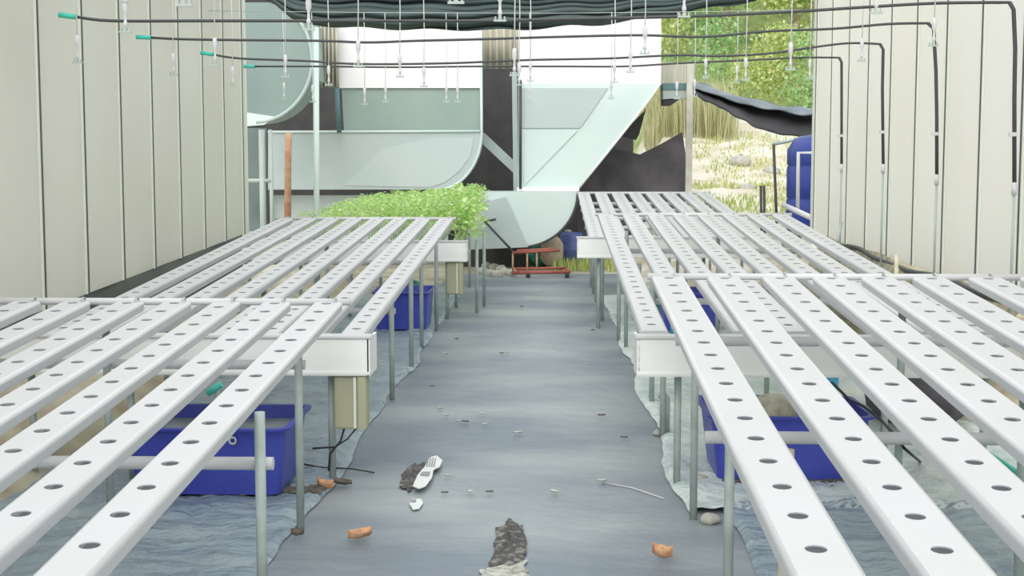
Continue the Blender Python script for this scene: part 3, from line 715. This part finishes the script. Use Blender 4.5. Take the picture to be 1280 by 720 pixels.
T = [(2.4, 33, 5.5, 'tree', 'yellow-green leafy tree just right of the tall white duct'), (4.3, 34.5, 6, 'tree2', 'darker green tree in the middle of the slope trees'),
     (5.7, 33, 5, 'tree', 'pale yellowish bushy tree left of the right wall'), (7.3, 34.5, 6.5, 'tree2', 'cool green tree half hidden by the right wall'),
     (3.4, 37, 8, 'tree', 'tall light tree rising behind the nearer slope trees'), (6.3, 37.5, 8.5, 'tree', 'tallest pale tree at the back of the slope'),
     (9, 36, 7, 'tree', 'light green tree on the slope hidden behind the right wall'), (.4, 35, 7, 'tree2', 'dark green tree behind the tall ducts')]
for t_ in T: tree(*t_)
for k, (x, y, h, m) in enumerate([(4.7, 31, 2.0, 'tree'), (6.1, 30.2, 1.9, 'tree2'), (3.3, 31.4, 2.2, 'tree2')]):
    b = MB(); 
    for q in range(8): leafcloud(b.b, Vector((random.uniform(-.75, .75), random.uniform(-.4, .4), h*random.uniform(.1, .8))), (.6, .5, .45), 420, .09)
    o = b.build('shrub', M[m], recalc=False); o.location = (x, y, hill_z(x, y)); tag(o, ['round pale shrub at the foot of the slope trees', 'cool green shrub nearest the right wall', 'cool green shrub behind the dry reeds'][k], 'shrub', 'shrubs on the slope')
# hedge closing the view behind the trees
b = MB()
for i in range(60): leafcloud(b.b, Vector((random.uniform(-2, 13), 41+random.uniform(-.8, .8), 4+random.uniform(0, 8))), (1.3, .7, 1.2), 420, .2)
tag(b.build('hillside_thicket', M['tree'], recalc=False), 'dense light green thicket covering the hillside behind the trees', 'thicket', kind='stuff')
# ---------------------------------------------------------------- leafy plants in the far left bench
def plant_mesh(seed, h):
    random.seed(seed); b = MB(); b.tube([(0, 0, -.01), (.01, 0, h*.5), (0, .01, h*.85)], [.006, .004, .002], 5)
    for k in range(13):
        a = k*2.4+random.uniform(-.3, .3); z0_ = h*(.1+.065*k); ln = .16*(1.05-.04*k)
        d = Vector((math.cos(a), math.sin(a), .7)).normalized(); base = Vector((0, 0, z0_)); tip = base+d*ln
        b.tube([base, tip], [.0022, .0014], 3, False)
        for q in range(6):
            c = base.lerp(tip, .4+.14*q)+Vector((random.uniform(-.03, .03), random.uniform(-.03, .03), random.uniform(-.015, .03)))
            n_ = Vector((random.gauss(0, .5), random.gauss(0, .5), 1)).normalized(); t_ = n_.orthogonal().normalized(); t_ = Matrix.Rotation(random.uniform(0, 6.28), 3, n_) @ t_
            s_ = random.uniform(.028, .05); w_ = n_.cross(t_)*s_*.42
            b.b.faces.new([b.b.verts.new(v) for v in (c-t_*s_*.5, c+w_, c+t_*s_*.5, c-w_)])
    me = bpy.data.meshes.new('plant'); b.b.to_mesh(me); b.b.free(); me.materials.append(M['leaf']); return me
pm = [plant_mesh(s_, .36) for s_ in range(5)]
random.seed(11)
for i, x in enumerate(TLX):
    hs = [1.25, 1.15, 1.05, 1.0, .95, .85, .8, .65][i]
    for k in range(24):
        y = 12.56+k*.19
        fall = 1-.025*k
        if i == 7 and k % 2: continue
        o = bpy.data.objects.new('leafy_plant', pm[(i*7+k*3) % 5]); C.objects.link(o)
        o.location = (x, y, H+TLZ[0]+TLZ[1]*y); s_ = hs*fall*random.uniform(.85, 1.12); wv = max(.7, s_)
        o.scale = (wv, wv, s_); o.rotation_euler = (random.uniform(-.15, .15), random.uniform(-.1, .25 if i == 0 else .1), random.uniform(0, 6.28))
        tag(o, 'light green leafy plant growing among others in the far left bench', 'plant', 'leafy plants in the far left bench')
# overhanging stems at the inner side
for k, (x, y) in enumerate([(-.74, 12.62), (-.72, 12.9), (-.7, 13.2), (-.74, 13.5), (-.7, 13.9), (-.70, 12.75)]):
    o = bpy.data.objects.new('leafy_plant', pm[k % 5]); C.objects.link(o); o.location = (x-.1, y, H+TLZ[0]+TLZ[1]*y); o.scale = (1.2, 1.2, 1.1); o.rotation_euler = (0, .55, k)
    tag(o, 'light green leafy plant leaning out over the walkway side of the far left bench', 'plant', 'leaning plants of the far left bench')
# ---------------------------------------------------------------- litter on the walkway
def leaf(x, y, size, m, label, seed, curl=.35, nm='fallen_leaf', cat='leaf', asp=.55):
    g = G(x, y); random.seed(seed)
    def fn(u, v):
        a = u*2-1; wv = (1-a*a)**.7*asp
        c = (v*2-1)*wv
        return Vector((a*size/2, c*size/2, .008+size*(curl*(v*2-1)**2*.5+.18*a*a*curl)+.06*size*noise.noise(Vector((u*4, v*4, seed)))))
    o = MB().grid(fn, 8, 6).build(nm, M[m]); o.modifiers.new('thickness', 'SOLIDIFY').thickness = .002
    o.location = (g.x, g.y, .012); o.rotation_euler.z = random.uniform(-.8, .8); return tag(o, label, cat)
leaf(828, 704, .085, 'leafdry', 'curled orange dry leaf on the walkway nearest the camera, at right', 1, .9)
leaf(450, 679, .11, 'leafdry', 'long tan curled leaf on the dark mat left of the walkway', 2, .5)
leaf(407, 617, .085, 'leafdry', 'orange dry leaf at the foot of the near left gutter post', 3, .8)
leaf(428, 611, .1, 'scrapd', 'dark brown leaf beside the orange leaf at the gutter post', 4)
leaf(372, 676, .05, 'scrapd', 'brown scrap at the foot of a near left post', 5, .9)
bits = [(570, 416), (571, 427), (557, 446), (627, 445), (634, 444), (540, 487), (550, 515), (557, 524), (574, 531), (582, 532), (606, 535), (602, 522), (647, 546), (752, 524), (780, 552), (660, 417), (725, 392), (732, 459), (652, 386), (598, 391), (588, 621), (693, 621), (752, 607), (556, 622), (612, 621), (700, 440), (741, 416), (560, 600)]
bits.sort(key=lambda b_: -b_[1])
num = ['nearest', 'second nearest', 'third nearest', 'fourth nearest', 'fifth nearest', 'sixth nearest', 'seventh nearest', 'eighth nearest', 'ninth nearest', 'tenth nearest', 'eleventh nearest', 'twelfth nearest', 'thirteenth nearest', 'fourteenth nearest', 'fifteenth nearest', 'sixteenth nearest', 'seventeenth nearest', 'eighteenth nearest', 'nineteenth nearest', 'twentieth nearest', 'twenty-first nearest', 'twenty-second nearest', 'twenty-third nearest', 'twenty-fourth nearest', 'twenty-fifth nearest', 'twenty-sixth nearest', 'second farthest', 'farthest']
for k, (x, y) in enumerate(bits):
    o = leaf(x, y, .032+.02*((k*37) % 5)/5, 'scrap' if k % 3 else 'scrapd', 'small dry scrap on the grey walkway mat, the %s to the camera' % num[k], 30+k, .3, 'dry_scrap', 'litter', .6)
    o['group'] = 'dry scraps scattered on the walkway'
o = MB().tube([G(340, 588)+Vector((0, 0, .06)), G(400, 592)+Vector((0, 0, .03)), G(440, 594)+Vector((0, 0, .03)), G(468, 594)+Vector((0, 0, .012))], .004, 6).build('ground_cable', M['cable']); tag(o, 'thin dark cable on the ground by the foot of the near left gutter post', 'cable')
q = P(268, 486, 5.6); o = MB().tube([q+Vector((-.03, 0, -.02)), q+Vector((.03, 0, .02))], .014, 10).build('blue_valve', M['teal']); o['label'] = 'small blue-green valve showing between channels of the near left bench'; o['category'] = 'valve'
o = MB().tube([q+Vector((0, .03, .01)), Vector((q.x, q.y+.03, .02))], .012, 8).build('valve_pipe', M['galv']); tag(o, 'grey pipe carrying the blue-green valve under the near left bench', 'pipe')
random.seed(3); b = MB()
for i in range(300):
    x_ = random.uniform(215, 402); g = G(x_, 617+random.gauss(3, 2)); s_ = random.uniform(.006, .02)
    b.box((g.x, g.y, .03), (s_*1.6, s_, s_*.6), rz=random.uniform(0, 3))
tag(b.build('dirt_strip', M['scrapd']), 'strip of brown dirt and leaf crumbs along the front of the near left tub', 'dirt', kind='stuff')
b = MB()
for i in range(200):
    x_ = random.uniform(905, 1070); g = G(x_, 606+random.gauss(3, 3)); s_ = random.uniform(.006, .02)
    b.box((g.x, g.y, .03), (s_*1.6, s_, s_*.6), rz=random.uniform(0, 3))
tag(b.build('dirt_strip', M['scrapd']), 'thin line of dirt along the front of the near right tub', 'dirt', kind='stuff')
# torn patches and the white wrapper
def patch(pts, m, name, label, z=.013, up=.012, seed=0):
    g = [G(x, y) for x, y in pts]; c = sum(g, Vector())/len(g)
    b = MB(); n = 90
    def edge(t):
        t = (t % 1)*len(g); i = int(t); f = t-i; p = g[i % len(g)].lerp(g[(i+1) % len(g)], f); return p
    def fn(u, v):
        p = c.lerp(edge(u), v); k = 1+(.3*noise.noise(Vector((u*14, seed, 0)))+.15*noise.noise(Vector((u*40, seed, 5))))*v
        p = c+(p-c)*k; p.z = z+up*(1-v)*(.6+noise.noise(Vector((p.x*40, p.y*40, seed)))); return p
    return tag(b.grid(fn, n, 5).build(name, M[m]), label, 'debris')
patch([(614, 712), (616, 690), (622, 665), (636, 652), (652, 660), (658, 680), (657, 702), (648, 712)], 'mud', 'mat_tear', 'dark muddy tear in the walkway mat at the bottom centre', up=.02)
patch([(500, 612), (502, 596), (512, 586), (530, 580), (534, 590), (524, 606), (514, 616)], 'mud', 'mat_tear', 'dark hole in the mat beside the white wrapper', up=.012, seed=3)
patch([(600, 720), (612, 712), (655, 708), (662, 724), (640, 760), (604, 760)], 'scrap', 'mat_fray', 'pale frayed mat patch at the bottom edge, nearest the camera', seed=5)
r = thing('wrapper', 'white flattened wrapper with grey stripes lying across the mat hole', 'wrapper', G(534, 598))
rl = -r.location
def flat(pts, m, nm, z):
    b = MB(); a = [b.b.verts.new(G(x, y)+Vector((0, 0, z))) for x, y in pts]; c_ = [b.b.verts.new(G(x, y)+Vector((0, 0, z+.004))) for x, y in pts]
    b.b.faces.new(c_); b.b.faces.new(a[::-1])
    for i in range(len(a)): b.b.faces.new([a[i], a[(i+1) % len(a)], c_[(i+1) % len(a)], c_[i]])
    o = b.build(nm, M[m], r); o.location = rl
flat([(516, 617), (522, 603), (531, 592), (538, 580), (546, 578), (553, 584), (550, 592), (542, 596), (540, 606), (532, 617), (524, 620)], 'paper', 'sheet', .03)
for k in range(4): flat([(533+k*3, 593), (535+k*3, 582), (536+k*3, 582), (534.3+k*3, 593)], 'stripe', 'stripe', .035)
flat([(525, 604), (528, 600), (538, 600), (536, 605)], 'stripe', 'stripe', .035)
r = thing('wrapper', 'small round white scrap below the striped wrapper', 'wrapper', G(521, 634)); rl = -r.location
flat([(512, 634), (516, 628), (526, 628), (529, 633), (524, 640), (516, 641)], 'paper', 'sheet', .012)
flat([(514, 631), (520, 630), (520, 632.5), (515, 633)], 'stripe', 'stripe', .018)
q = G(832, 546); tag(MB().tube([(q.x, q.y, 0), (q.x, q.y, .2), (q.x-.01, q.y, .215), (q.x-.035, q.y, .225)], .022, 10).build('bent_stub_pipe', M['post']), 'short grey stub pipe with bent top under the near right gutter', 'pipe')
o = lump('dark_tarp_heap', 2.0, 7.5, .16, .26, .5, .18, 'netblk', 'dark brown tarp heap on the ground behind the near right bench gutter', 'tarp', 31)
g = G(752, 606); g2 = G(830, 626); tag(MB().tube([g+Vector((0, 0, .01)), g.lerp(g2, .5)+Vector((0, .05, .01)), g2+Vector((0, 0, .01))], .004, 5).build('pale_string', M['white']), 'pale string lying across the right side of the walkway', 'string')
# small stones at right posts
for k, (x, y, s_) in enumerate([(814, 502, .035), (821, 506, .03), (823, 545, .03), (888, 655, .04), (876, 604, .035), (872, 470, .03)]):
    g = G(x, y); o = lump('pebble', g.x, g.y, s_*.5, s_, s_, s_*.6, 'stone', 'small stone by a right-hand bench post, %s' % ['under the near gutter corner', 'just right of another under the gutter corner', 'at the leaning pipe foot', 'nearest the camera', 'beside the blue tub', 'deep behind the gutter posts'][k], 'stone', k+40)
